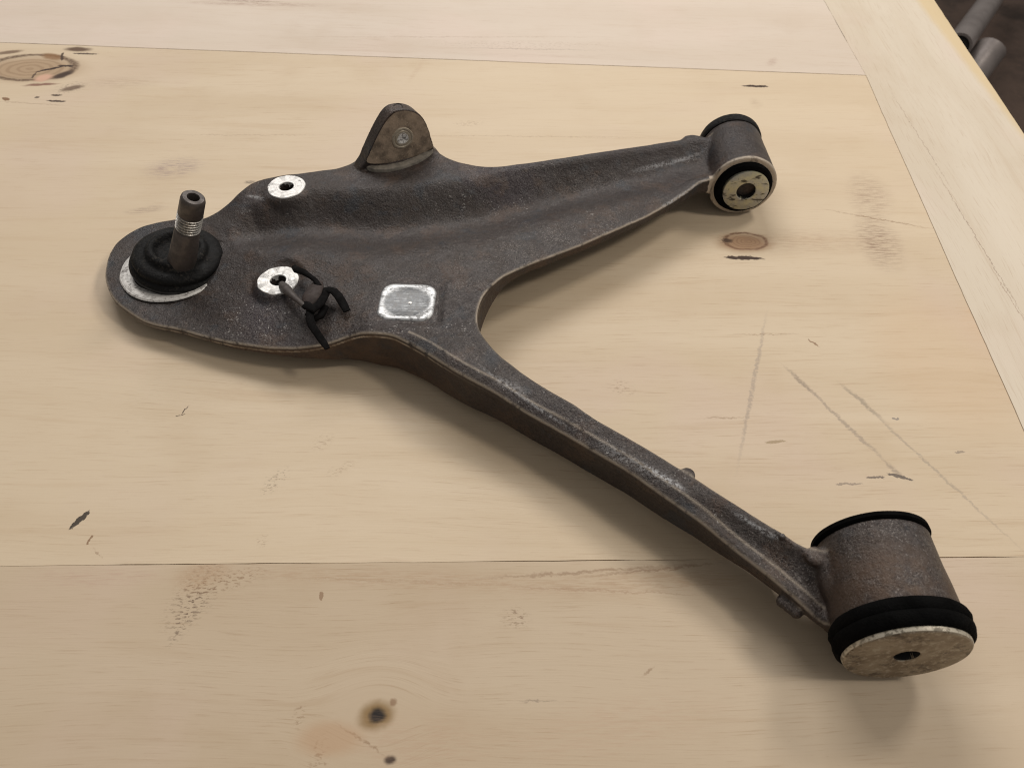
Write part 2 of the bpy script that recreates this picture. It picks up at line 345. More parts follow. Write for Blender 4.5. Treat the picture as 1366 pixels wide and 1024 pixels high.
tl = lambda x, o=0: (x, line_y(T0, T1, x) + o)
cr = (T1[0], T1[1]); sr = lambda y, o=0: (line_x(T1, R1, y) + o, y)
ys = lambda x, o=0: (x, line_y(B0, B1, x) + o)
rx_end = sr(.10)[0]
sheet('veneer_sheet', [ys(XL, g), ys(sr(.2)[0] + .003, g), (cr[0] + .003, cr[1] - g), tl(XL, -g)], 0.0, M_mid, label='tan middle veneer with a big knot and scuffs', seed=2)
sheet('veneer_sheet', [(XL, YB), (sr(YB)[0] + .003, YB), ys(sr(.21)[0] + .003, -g), ys(XL, -g)], -.0002, M_low, label='lower veneer with a dark round knot', seed=3)
sheet('veneer_sheet', [tl(XL, g), (cr[0] - .0001, cr[1] + g), (S0[0], S0[1]), (S0[0], YT), (XL, YT)], .0004, M_top, label='whitish upper veneer strip', seed=4)
ed = lambda y: (line_x(E0, E1, y), y)
sheet('veneer_sheet', [(sr(YB)[0], YB), ed(YB), ed(YT), (S0[0] + 2 * g, YT), (S0[0] + 2 * g, S0[1]), (cr[0], cr[1])], .0006, M_right, .0005, label='whitish side veneer along the board edge', seed=5)
cv = [(XL, YB), ed(YB), ed(YT), (XL, YT)]
for k in range(6):       # plies below
    zt = -.0011 - k * .0028; o = (.0006 if k % 2 else 0)
    pv = [(p[0] - (o if i in (1, 2) else 0), p[1]) for i, p in enumerate(cv)]
    V = [(x, y, zt) for x, y in pv] + [(x, y, zt - .0028) for x, y in pv]
    mesh_obj('ply_layer', V, [(0, 1, 2, 3), (7, 6, 5, 4)] + [(i, i + 4, (i + 1) % 4 + 4, (i + 1) % 4) for i in range(4)], M_core, board, smooth=False)

# ------------------------------------------------------------------ floor and what lies on it
fz = -.62
fl = mesh_obj('floor', [(-4, -3, fz), (5, -3, fz), (5, 7, fz), (-4, 7, fz)], [(0, 1, 2, 3)], M_floor, smooth=False); tag(fl, kind='structure')
def pipe(px0, py0, px1, py1, z0, z1, r, label):
    a, b = at(px0, py0, z0), at(px1, py1, z1)
    L = np.linalg.norm(b - a)
    o = lathe('steel_pipe', [(r * .8, .004), (r * .8, 0), (r, 0), (r * 1.0, L * .5), (r, L), (r * .8, L), (r * .8, .004)], a, b - a, M_pipe, None, 40)
    lathe('bore', [(0, .003), (r * .8, .003)], a, b - a, M_dark, o, 24)
    tag(o, label, 'pipe', 'steel pipes lying beneath the bench edge')
pipe(1278, 62, 1350, -40, fz + .20, fz + .10, .028, 'light grey steel pipe pointing away under the board corner, farthest from the table')
pipe(1322, 66, 1285, 115, fz + .17, fz + .12, .034, 'short grey steel pipe end just beyond the board edge, nearer than the long pipe')

# ------------------------------------------------------------------ control arm: cast body
arm = bpy.data.objects.new('control_arm', None); COL.objects.link(arm); arm.location = (0, 0, 0)
tag(arm, 'used cast aluminium suspension control arm with ball joint and two bushings, lying on plywood', 'control arm')

# rim: (px, py, top z, bottom z, inset of the wall below the lip, chamfer flag)
OUT = [(140, 372, 0.0165, 0.0050, 0, 0), (142, 348, 0.0165, 0.0050, 0, 0), (150, 330, 0.0165, 0.0050, 0, 0), (163, 316, 0.0165, 0.0050, 0, 0), (185, 303, 0.0170, 0.0050, 0, 0), (212, 295, 0.0175, 0.0050, 0, 0),
       (240, 291, 0.0190, 0.0060, 0, 0), (268, 291, 0.0220, 0.0070, 0, 0), (290, 281, 0.0260, 0.0090, 0, 0), (306, 269, 0.0310, 0.0100, 0, 0), (320, 255, .036, .012, 0, 0), (337, 243, .038, .014, 0, 0), (357, 237, .040, .016, 0, 0),
       (380, 233, .040, .008, 0, 0), (405, 230, .040, .008, 0, 0), (430, 226, .040, .008, 0, 0), (452, 223, .040, .008, 0, 0), (470, 216, .040, .008, 0, 0), (483, 205, .040, .008, 0, 0), (497, 197, .040, .008, 0, 0), (525, 190, .040, .008, 0, 0), (555, 186, .041, .008, 0, 0), (577, 192, .041, .008, 0, 0),
       (590, 205, .042, .008, 0, 0), (608, 214, .043, .008, 0, 0), (635, 220, .043, .008, 0, 0), (665, 221, .044, .008, 0, 0), (700, 217, .044, .008, 0, 0), (760, 208, .044, .008, 0, 0),
       (820, 199, .043, .008, 0, 0), (880, 190, .042, .010, 0, 0), (906, 186, .042, .014, 0, 0), (912, 181, .042, .010, 0, 0), (924, 179, .043, .014, 0, 0), (938, 181, .044, .014, 0, 0), (958, 184, .042, .014, 0, 0), (974, 205, .04, .014, 0, 0), (962, 232, .036, .016, 0, 0),
       (945, 240, .038, .024, 0, 0), (934, 243, .038, .026, 0, 0), (915, 257, .036, .026, 0, 0), (892, 272, .035, .026, 0, 0), (866, 287, .035, .027, 0, 0), (830, 303, .036, .028, 0, 0), (774, 327, .037, .029, 0, 0), (737, 341, .038, .030, 0, 0),
       (684, 362, .040, .030, 0, 0), (660, 377, .042, 0.024, 0, 0), (644, 396, .044, 0.016, 0, 0), (637, 420, .046, 0.011, .001, 0), (642, 443, .048, 0.008, .002, 0), (663, 469, .050, 0.008, .003, 0), (684, 486, .051, 0.009, .003, 0),
       (713, 507, .052, 0.011, .003, 0), (763, 536, .053, 0.013, .003, 0), (799, 560, .053, 0.014, .003, 0), (852, 590, .053, 0.016, .003, 0), (905, 622, .053, .015, .003, 0), (971, 664, .053, .013, .003, 0), (1037, 705, .052, .012, .003, 0), (1067, 724, .052, .012, .003, 0),
       (1090, 733, .052, .022, .002, 0), (1130, 745, .050, .02, 0, 0), (1165, 775, .040, .02, 0, 0), (1150, 822, .034, .018, 0, 0),
       (1130, 838, .036, .020, 0, 0), (1098, 829, .038, .029, .001, .4), (1059, 794, .043, .031, .001, 1), (1026, 766, .045, .030, .0015, 1), (997, 744, .046, .0285, .0022, 1), (957, 712, .048, .0255, .0022, 1), (931, 691, .049, .024, .0022, 1), (889, 662, .050, .022, .0022, 1),
       (839, 627, .050, .020, .0022, 1), (786, 596, .050, .019, .0022, 1), (750, 575, .049, .018, .0022, 1), (697, 545, .048, .016, .0022, 1), (660, 521, .047, .014, .0015, 1), (623, 501, .046, .011, .001, 1), (592, 483, .044, .0085, .0006, 1), (565, 466, .042, .0065, .0003, 1), (539, 453, .041, .005, 0, .6), (521, 446, .040, .004, 0, .3), (494, 444, .039, .005, 0, 0),
       (470, 447, 0.0335, 0.0060, 0, 0), (437, 458, 0.0280, 0.0100, 0, 0), (400, 464, 0.0245, 0.0125, 0, 0), (365, 464, 0.0220, 0.0135, 0, 0), (336, 461, 0.0200, 0.0125, 0, 0), (305, 456, 0.0190, 0.0120, 0, 0), (270, 448, 0.0180, 0.0110, .001, 0), (239, 439, 0.0170, 0.0050, 0, 0), (212, 434, 0.0165, 0.0050, 0, 0),
       (190, 427, 0.0165, 0.0050, 0, 0), (168, 413, 0.0165, 0.0050, 0, 0), (150, 397, 0.0165, 0.0050, 0, 0)]
INN = [(300, 340, .025), (400, 300, .040), (520, 300, .042), (640, 285, .0425), (760, 262, .041), (860, 238, .040), (300, 390, .0205), (320, 425, .0210), (400, 430, .0275), (450, 380, .034), (500, 380, .038), (560, 365, .039), (620, 370, .041), (700, 330, .040), (800, 290, .038), (880, 262, .037), (490, 425, .039), (545, 440, .041),
       (600, 430, .043), (540, 400, .040), (200, 350, .0165), (250, 380, .0170), (260, 320, .0195), (220, 415, .0165)]
TROUGH = [(312, 326, .020, .004, .016), (345, 310, .024, .013, .024), (420, 303, .026, .018, .032), (520, 306, .026, .021, .036), (640, 288, .028, .020, .035), (760, 256, .030, .017, .030), (860, 233, .032, .013, .027), (925, 216, .034, .009, .024), (965, 210, .034, .001, .02)]
WEB = [(905, 664, .048, .000, .008), (950, 692, .047, .0022, .010), (1010, 733, .045, .0038, .013), (1060, 768, .043, .0045, .016), (1120, 800, .04, .0045, .018)]
def leg_drop(px, py):     # the slim leg runs lower than the plate, to meet the large bushing at its axis
    t = min(max((px - 590) / 150, 0), 1); u = min(max((py - 405) / 40, 0), 1); v = min(max((px - 1000) / 120, 0), 1)
    return (.0115 - .0035 * v) * t * t * (3 - 2 * t) * u
OUT = [(a, b, c - leg_drop(a, b), max(.004, d_ - leg_drop(a, b)), e_, f_) for a, b, c, d_, e_, f_ in OUT]
OUT = [(a, b, c, .006, .005, f_) if (a < 245 and b > 330) else (a, b, c, d_, e_, f_) for a, b, c, d_, e_, f_ in OUT]
WEB = [(a, b, c - leg_drop(a, b), d_, e_) for a, b, c, d_, e_ in WEB]
pts = np.array([at(a, b, c) for a, b, c, *_ in OUT]); attr = np.array([[o[2], o[3], o[4], o[5]] for o in OUT], float)
def catmull(P, A, step=.0022):
    n = len(P); XY = []; AT = []
    for i in range(n):
        p0, p1, p2, p3 = (np.r_[P[(i + k) % n][:2], A[(i + k) % n]] for k in (-1, 0, 1, 2))
        L = np.linalg.norm(p2[:2] - p1[:2]); m = max(1, int(round(L / step)))
        for k in range(m):
            t = k / m
            v = .5 * ((2 * p1) + (-p0 + p2) * t + (2 * p0 - 5 * p1 + 4 * p2 - p3) * t * t + (-p0 + 3 * p1 - 3 * p2 + p3) * t ** 3)
            XY.append(v[:2]); AT.append(v[2:])
    return np.array(XY), np.array(AT)
OXY, OAT = catmull(pts, attr)
area2 = np.sum(OXY[:, 0] * np.roll(OXY[:, 1], -1) - np.roll(OXY[:, 0], -1) * OXY[:, 1])
if area2 < 0: OXY = OXY[::-1].copy(); OAT = OAT[::-1].copy()
tan = np.roll(OXY, -1, 0) - np.roll(OXY, 1, 0); tan /= np.linalg.norm(tan, axis=1)[:, None]
NIN = np.c_[-tan[:, 1], tan[:, 0]]
for _ in range(3): NIN = NIN + np.roll(NIN, 1, 0) + np.roll(NIN, -1, 0); NIN /= np.linalg.norm(NIN, axis=1)[:, None]
def rbf_fit(C, Z, lam=1e-7):
    n = len(C); D = np.linalg.norm(C[:, None] - C[None], axis=2)
    K = np.where(D > 0, D ** 2 * np.log(D + 1e-12), 0) + np.eye(n) * lam
    Pm = np.c_[np.ones(n), C]; A = np.block([[K, Pm], [Pm.T, np.zeros((3, 3))]])
    w_ = np.linalg.solve(A, np.r_[Z, 0, 0, 0])
    def f(X):
        out = np.empty(len(X))
        for s0 in range(0, len(X), 20000):
            x = X[s0:s0 + 20000]; d = np.linalg.norm(x[:, None] - C[None], axis=2)
            out[s0:s0 + 20000] = (np.where(d > 0, d ** 2 * np.log(d + 1e-12), 0)) @ w_[:n] + np.c_[np.ones(len(x)), x] @ w_[n:]
        return out
    return f
inn = np.array([at(a, b, c) for a, b, c in INN])
ztop_rbf = rbf_fit(np.r_[pts[:, :2], inn[:, :2]], np.r_[pts[:, 2], inn[:, 2]], 3e-6)
def seg_dist(X, P):
    """distance and nearest index to closed polyline"""
    best = np.full(len(X), 9.); idx = np.zeros(len(X), int); A = P; B = np.roll(P, -1, 0); AB = B - A; L2 = (AB ** 2).sum(1)
    for s0 in range(0, len(X), 4000):
        x = X[s0:s0 + 4000]; d = x[:, None] - A[None]; t = np.clip((d * AB[None]).sum(2) / L2, 0, 1)
        e = np.linalg.norm(d - t[:, :, None] * AB[None], axis=2); k = e.argmin(1)
        best[s0:s0 + 4000] = e[np.arange(len(x)), k]; idx[s0:s0 + 4000] = k
    return best, idx
def inside(X, P):
    A = P; B = np.roll(P, -1, 0); res = np.zeros(len(X), bool)
    for s0 in range(0, len(X), 4000):
        x = X[s0:s0 + 4000]
        c = (A[None, :, 1] > x[:, None, 1]) != (B[None, :, 1] > x[:, None, 1])
        xi = A[None, :, 0] + (x[:, None, 1] - A[None, :, 1]) / (B[:, 1] - A[:, 1] + 1e-15)[None] * (B[:, 0] - A[:, 0])[None]
        res[s0:s0 + 4000] = (c & (x[:, None, 0] < xi)).sum(1) % 2 == 1
    return res
def smooth01(x): x = np.clip(x, 0, 1); return x * x * (3 - 2 * x)
def channel(X, CH_, near=1.0):
    P_ = np.array([[*at(a, b, c)[:2], d_, w_] for a, b, c, d_, w_ in CH_]); out = np.zeros(len(X))
    # finely resampled centre line, depth and half width vary along it
    S_ = np.vstack([P_[i] + (P_[i + 1] - P_[i]) * np.linspace(0, 1, 24, endpoint=False)[:, None] for i in range(len(P_) - 1)] + [P_[-1:]])
    for s0 in range(0, len(X), 8000):
        x = X[s0:s0 + 8000]; q = np.linalg.norm(x[:, None] - S_[None, :, :2], axis=2); k = q.argmin(1); r_ = q[np.arange(len(x)), k] / (S_[k, 3] * np.where(x[:, 1] < S_[k, 1], near, 1.0))
        out[s0:s0 + 8000] = S_[k, 2] * smooth01(1 - r_)
    return out
RR = .0016; CHW = .0075; CHD = .0022
W1 = at(382, 249, .0415); W2 = at(371, 374, .0305)
W1R, W2R, HR = .0150, .0150, .0058
PADC = at(543, 402, .040)
def ztop(X, d=None, idx=None, rim=True):
    z = ztop_rbf(X)
    if d is None: d, idx = seg_dist(X, OXY)
    ch = OAT[idx, 3]
    z = z - channel(X, TROUGH, 1.55) * smooth01((d - .001) / .010) - channel(X, WEB) * smooth01((d - .0025) / .0035)
    z = z - CHD * ch * np.clip(1 - d / CHW, 0, 1)
    # shallow groove running inside the leg's upper face
    for Wc, r, zz in ((W1, W1R, W1[2]), (W2, W2R, W2[2])):
        q = np.linalg.norm(X - Wc[:2], axis=1); k = smooth01(1 - (q - r) / (.006)); z = z * (1 - k) + (zz - .0006) * k
    q = np.maximum(np.abs(X[:, 0] - PADC[0]) / .0215, np.abs(X[:, 1] - PADC[1]) / .0200); k = smooth01(1 - (q - 1) / .25); z = z * (1 - k) + (PADC[2] - .0008) * k
    if rim: z = z - np.where(d < RR, RR - np.sqrt(np.maximum(RR ** 2 - (RR - d) ** 2, 0)), 0)
    return z
def circ(c, r, n=40): a = np.arange(n) * 2 * np.pi / n; return np.c_[c[0] + r * np.cos(a), c[1] + r * np.sin(a)]
rings = []
for off in (.12 * RR, .45 * RR, RR, CHW):
    rg = OXY + NIN * off; d, _ = seg_dist(rg, OXY); ok = (d > off * .97) & inside(rg, OXY); rings.append(rg[ok])
x0, y0 = OXY.min(0); x1, y1 = OXY.max(0); st = .0026
gx, gy = np.meshgrid(np.arange(x0, x1, st), np.arange(y0, y1, st)); G = np.c_[gx.ravel(), gy.ravel()]; G = G[inside(G, OXY)]
d, _ = seg_dist(G, OXY); G = G[d > .0030]
extra = [circ(c, r) for c in (W1, W2) for r in (HR, HR * .96, W1R, W1R + .003)]
for c in (W1, W2): G = G[np.abs(np.linalg.norm(G - c[:2], axis=1) - HR) > .0012]
ALL = np.vstack([OXY] + rings + [G] + extra); nO = len(OXY)
res = delaunay_2d_cdt([Vector(map(float, p)) for p in ALL], [(i, (i + 1) % nO) for i in range(nO)], [], 1, 1e-7)
V2 = np.array([tuple(v) for v in res[0]]); tris = res[2]
# map: CDT keeps input order for unmerged verts
orig = res[3]; om = {}
for i, l in enumerate(orig):
    for j in l: om[j] = i
ring0 = [om[i] for i in range(nO)]
d, idx = seg_dist(V2, OXY); isO = np.zeros(len(V2), bool); isO[ring0] = True; d[isO] = 0
Z = ztop(V2, d, idx)
for c in (W1, W2): Z = np.where(np.linalg.norm(V2 - c[:2], axis=1) < HR * .98, Z - .018, Z)
BV = [(*V2[i], Z[i]) for i in range(len(V2))]
BF = []
for t in tris:
    cen = np.mean([V2[i] for i in t], 0); BF.append(tuple(t))
a0 = V2[BF[0][0]]; b0 = V2[BF[0][1]]; c0 = V2[BF[0][2]]
if np.cross(b0 - a0, c0 - a0) < 0: BF = [f[::-1] for f in BF]
zt = Z[ring0]; zb = OAT[:, 1]; ins = OAT[:, 2]; lip = .0055
prev = ring0
for q in range(6):
    cur = []
    for i in range(nO):
        H = zt[i] - zb[i]; lp = min(lip, H * .45)
        zz, off = [(zt[i] - lp * .5, 0), (zt[i] - lp, 0.0002), (zt[i] - lp - .0015, ins[i]), (zb[i] + H * .12, ins[i]), (zb[i] + .0008, ins[i] * .8 + .0007), (zb[i], ins[i] + .003)][q]
        p = OXY[i] + NIN[i] * off; cur.append(len(BV)); BV.append((p[0], p[1], zz))
    for i in range(nO):
        j = (i + 1) % nO; BF.append((prev[i], cur[i], cur[j], prev[j]))
    prev = cur
last = np.array([BV[i][:2] for i in prev])
r2 = delaunay_2d_cdt([Vector(map(float, p)) for p in last], [], [list(range(nO))], 1, 1e-9)
om2 = {}
for i, l in enumerate(r2[3]):
    for j in l: om2[i] = j
for t in r2[2]:
    if all(k in om2 for k in t): BF.append(tuple(prev[om2[k]] for k in t)[::-1])

def solid(prof, origin, axis, seg=64, wob=0):
    V, F = lathe_geo(prof, origin, axis, seg, wob, base=0); return V, F
def join(V, F):
    b = len(BV)
    for v in V: BV.append(tuple(map(float, v)))
    for f in F: BF.append(tuple(b + k for k in f))
YA = (0, 1, 0)
BC = at(1210, 875, .0355); BR_ = .0305          # large bushing, centre of its near disc
SCc = at(991, 249, .0285)                        # small bushing, housing centre at near rim
# ejector nubs and bosses belonging to the casting
def blob(p, rx, ry, rz, n=14):
    V = []; F = []
    for i in range(n + 1):
        th = math.pi * i / n
        for k in range(2 * n):
            ph = math.pi * k / n; V.append((p[0] + rx * math.sin(th) * math.cos(ph), p[1] + ry * math.sin(th) * math.sin(ph), p[2] + rz * math.cos(th)))
    for i in range(n):
        for k in range(2 * n):
            j = (k + 1) % (2 * n); F.append((i * 2 * n + k, (i + 1) * 2 * n + k, (i + 1) * 2 * n + j, i * 2 * n + j))
    join(V, F)

def to_remesh(V, F, vox):
    me = bpy.data.meshes.new('tmp'); me.from_pydata([tuple(map(float, v)) for v in V], [], F); me.validate()
    o = bpy.data.objects.new('tmp', me); COL.objects.link(o)
    m = o.modifiers.new('r', 'REMESH'); m.mode = 'VOXEL'; m.voxel_size = vox
    dg = bpy.context.evaluated_depsgraph_get(); ev = o.evaluated_get(dg); m2 = bpy.data.meshes.new_from_object(ev)
    bpy.data.objects.remove(o); bpy.data.meshes.remove(me); return m2
# merge: body plate, both housings, nubs
HL = .0615
V, F = solid([(0, .0), (BR_ + .0002, 0.0), (BR_ + .0012, .0012), (BR_ + .0010, .012), (BR_, HL * .6), (BR_ - .0005, HL - .001), (BR_ - .0015, HL), (0, HL)], BC + np.array([0, .016, 0]) * 1.0, YA); 
HLs = HL - .016
V, F = solid([(0, .0), (BR_ + .0004, 0.0), (BR_ + .0012, .0012), (BR_ + .0010, .010), (BR_, HLs * .6), (BR_ - .0005, HLs - .001), (BR_ - .0015, HLs), (0, HLs)], BC + np.array([0, .016, 0]), YA); join(V, F)
V, F = solid([(0, .0), (.0268, 0.0), (.0278, .0010), (.0272, .020), (.0262, .056), (.0250, .060), (0, .060)], SCc, YA); join(V, F)
V, F = solid([(0, .0), (.0042, 0), (.0048, .001), (.0048, .022), (.0040, .0232), (0, .0236)], at(917, 632, .040) - np.array([0, 0, .0225]), (0, 0, 1), 24); join(V, F)
for q_ in range(3): blob(at(1044 + 9 * q_, 802 + 7 * q_, .0235), .0036, .0036, .0032)
blob(at(1128, 772, .036), .015, .022, .011)
blob(at(1090, 742, .0408), .0068, .0062, .0030)
blob(at(1043, 716, .0435), .0022, .0022, .0022, 8)
blob(at(594, 343, .037), .0020, .0020, .0012, 8)
# ball joint housing under the plate
V, F = solid([(0, .0), (.020, 0), (.024, .002), (.031, .006), (.034, .010), (0, .010)], at(232, 356, .0015) + np.array([0, 0, -.001]), (0, 0, 1)); join(V, F)
# ear: standing plate, turned
eb = at(536, 216, .040); ey = R(25); en = np.array([math.sin(ey), -math.cos(ey), 0]); ex = np.array([math.cos(ey), math.sin(ey), 0])
def on_ear(px, py, off=0.0):
    d_ = ray(px, py); o_ = eb + en * off; t = ((o_ - _C) @ en) / (d_ @ en); return _C + d_ * t
EAR = [(487, 232), (489, 214), (494, 201), (502, 184), (511, 167), (519, 155), (528, 148), (541, 146), (554, 149), (564, 157), (571, 170), (576, 186), (580, 200), (586, 214)]
def refine(P_, n=4):
    P_ = [np.array(p, float) for p in P_]; o_ = []
    for i in range(len(P_)):
        a, b_, c_, d_ = (P_[(i + k) % len(P_)] for k in (-1, 0, 1, 2))
        for k in range(n):
            t = k / n; o_.append(.5 * (2 * b_ + (c_ - a) * t + (2 * a - 5 * b_ + 4 * c_ - d_) * t * t + (3 * b_ - 3 * c_ + d_ - a) * t ** 3))
    return o_
ep = [on_ear(*p) for p in refine(EAR)]
EV = []; EF = []; m = len(ep)
back = -en * .0125 + ex * -.0020
ecen = np.mean(ep, 0)
for k, (sh, offv) in enumerate([(.97, 0.0), (1.0, .0008), (1.0, .9), (.97, 1.0)]):
    for p in ep:
        q = ecen + (p - ecen) * sh; EV.append(q + back * offv)
for k in range(3):
    for i in range(m): j = (i + 1) % m; EF.append((k * m + i, k * m + j, (k + 1) * m + j, (k + 1) * m + i))
EF.append(tuple(range(m))[::-1]); EF.append(tuple(range(3 * m, 4 * m)))
join(EV, EF)

bm_ = to_remesh(BV, BF, .00082)
nv = len(bm_.vertices); co = np.empty(nv * 3); bm_.vertices.foreach_get('co', co); co = co.reshape(-1, 3)
ne = len(bm_.edges); ed_ = np.empty(ne * 2, int); bm_.edges.foreach_get('vertices', ed_); ed_ = ed_.reshape(-1, 2)
deg = np.bincount(ed_.ravel(), minlength=nv).astype(float)[:, None]
def lap(c):
    s_ = np.zeros_like(c)
    for k in range(3): s_[:, k] = np.bincount(ed_[:, 0], c[ed_[:, 1], k], nv) + np.bincount(ed_[:, 1], c[ed_[:, 0], k], nv)
    return s_ / np.maximum(deg, 1)
def near_axis(c, r, ya, yb, w_):
    rad = np.hypot(co[:, 0] - c[0], co[:, 2] - c[2]); q = np.abs(rad - r)
    k = smooth01(1 - q / w_) * (co[:, 1] > ya) * (co[:, 1] < yb); return k
junc = np.maximum(near_axis(BC, BR_, BC[1] + .020, BC[1] + HL - .004, .008), near_axis(SCc, .0270, SCc[1] + .004, SCc[1] + .055, .008))
de = np.abs((co - eb) @ en); junc = np.maximum(junc, smooth01(1 - de / .018) * (np.abs((co - eb) @ ex) < .04) * smooth01((.050 - co[:, 2]) / .006) * (co[:, 1] > eb[1] - .012) * .8)
base_w = .5
for it in range(22):
    wgt = None
    co = co + (lap(co) - co) * (base_w if it < 2 else junc[:, None] * .8)
# gentle casting unevenness
def wob(c, f, a, ph): return a * (np.sin(c[:, 0] * f + ph) * np.sin(c[:, 1] * f * 1.3 + ph * 2) )
co[:, 2] += wob(co, 140, .00018, 1) + wob(co, 310, .00010, 4)
bm_.vertices.foreach_set('co', co.ravel()); bm_.update()
nr = np.empty(nv * 3); bm_.vertices.foreach_get('normal', nr); nr = nr.reshape(-1, 3)
dd, ii = seg_dist(co[:, :2], OXY)
px_ = lambda c: None
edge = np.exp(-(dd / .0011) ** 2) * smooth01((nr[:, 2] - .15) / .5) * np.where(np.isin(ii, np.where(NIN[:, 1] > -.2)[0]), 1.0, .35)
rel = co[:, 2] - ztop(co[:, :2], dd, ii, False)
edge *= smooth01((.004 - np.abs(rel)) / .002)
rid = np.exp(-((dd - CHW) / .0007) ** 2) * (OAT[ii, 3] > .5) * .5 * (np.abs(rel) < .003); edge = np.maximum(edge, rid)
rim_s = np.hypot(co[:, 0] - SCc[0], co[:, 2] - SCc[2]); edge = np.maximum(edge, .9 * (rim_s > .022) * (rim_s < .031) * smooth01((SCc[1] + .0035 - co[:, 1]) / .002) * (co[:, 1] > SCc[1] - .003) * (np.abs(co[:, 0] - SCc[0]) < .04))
eard = (co - eb) @ en
def blobw(px, py, z, rx, ry):
    p = at(px, py, z); return np.exp(-(((co[:, 0] - p[0]) / rx) ** 2 + ((co[:, 1] - p[1]) / ry) ** 2))
speck = np.clip(blobw(345, 425, .022, .045, .022) + .8 * blobw(560, 440, .04, .05, .012) + .8 * blobw(690, 500, .041, .035, .03) + .6 * blobw(350, 300, .03, .03, .02) + .8 * blobw(850, 605, .041, .04, .03) + .5 * blobw(760, 300, .036, .09, .03) + .6 * blobw(640, 250, .045, .05, .012) + .4 * blobw(1190, 740, .06, .03, .03), 0, 1) * smooth01((nr[:, 2] - .3) / .3)
rust = np.clip(smooth01((.35 - nr[:, 2]) / .5) * (blobw(380, 470, .02, .10, .03) + blobw(500, 470, .02, .06, .04)) + .7 * smooth01((.5 - nr[:, 2]) / .5) * blobw(720, 350, .036, .09, .03) + .9 * blobw(1235, 795, .05, .03, .018) + .8 * blobw(1160, 780, .05, .018, .018) + .5 * blobw(545, 170, .06, .03, .02), 0, 1)
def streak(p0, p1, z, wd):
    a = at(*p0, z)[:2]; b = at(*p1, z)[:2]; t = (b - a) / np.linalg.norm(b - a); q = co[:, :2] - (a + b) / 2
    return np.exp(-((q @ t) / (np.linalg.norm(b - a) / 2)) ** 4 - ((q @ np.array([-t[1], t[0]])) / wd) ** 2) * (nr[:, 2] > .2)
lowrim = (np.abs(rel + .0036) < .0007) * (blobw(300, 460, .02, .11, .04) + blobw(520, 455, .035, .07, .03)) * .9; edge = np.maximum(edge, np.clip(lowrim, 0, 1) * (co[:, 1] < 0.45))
painted_sheen = np.clip(.9 * streak((862, 622), (912, 652), .040, .0012) + .35 * streak((800, 590), (900, 645), .040, .003) + .8 * streak((985, 682), (1040, 715), .043, .0010) + .9 * streak((885, 274), (938, 244), .036, .0014) + .5 * streak((850, 212), (935, 196), .043, .0016)
    + .5 * streak((640, 492), (760, 565), .042, .0009) + .6 * streak((330, 262), (352, 268), .036, .0012) + .3 * streak((660, 505), (700, 520), .042, .003), 0, 1)  # satin highlight streaks painted into the casting colour
worn_sheen = np.clip(.95 * blobw(770, 315, .038, .11, .035) + .7 * blobw(620, 400, .04, .06, .06) + .6 * blobw(440, 420, .033, .10, .03) + .55 * blobw(700, 225, .043, .14, .014) + .6 * blobw(760, 545, .042, .09, .06) + .6 * blobw(215, 390, .024, .05, .03) + 1.0 * blobw(1185, 750, .06, .045, .04) + .4 * blobw(1050, 740, .04, .06, .04), 0, 1) * smooth01((nr[:, 2] - .2) / .5)  # worn patches, with sheen on the lower plate painted in as paler tone
for nm, ar in (('worn_sheen', worn_sheen), ('painted_sheen', painted_sheen), ('edge', edge), ('speck', speck), ('rust', rust)):
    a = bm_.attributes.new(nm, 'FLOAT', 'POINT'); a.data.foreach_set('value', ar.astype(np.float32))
body = bpy.data.objects.new('cast_body', bm_); COL.objects.link(body); body.parent = arm
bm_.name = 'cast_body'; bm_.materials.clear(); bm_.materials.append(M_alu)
bm_.shade_smooth()

# ------------------------------------------------------------------ machined faces
def ann(name, c, ro, ri, z, mat, h=.0010, seed=1, wobble=.012, label=None):
    o = lathe(name, [(ri, -.004), (ri, h - .0003), (ri + .0003, h), (ro - .0004, h), (ro, h - .0004), (ro, -.003)], (c[0], c[1], z), (0, 0, 1), mat, arm, 80, wobble, seed)
    if label: o['label'] = label
    return o
M_w1 = machined('bright_machined_face', (.80, .79, .77), W1, 0, 1500, .25, .35, .85)
M_w2 = machined('bright_machined_face_two', (.80, .79, .77), W2, 0, 1500, .25, .35, .75)
o = ann('machined_face', W1, W1R, HR, W1[2] - .0006, M_w1, seed=3); lathe('bolt_hole', [(0, -.006), (HR * 1.0, -.006), (HR * 1.0, 0)], (W1[0], W1[1], W1[2] - .0006), (0, 0, 1), M_dark, o)
o = ann('machined_face', W2, W2R, HR, W2[2] - .0006, M_w2, seed=5, wobble=.018); lathe('bolt_hole', [(0, -.006), (HR * 1.0, -.006), (HR * 1.0, 0)], (W2[0], W2[1], W2[2] - .0006), (0, 0, 1), M_dark, o)

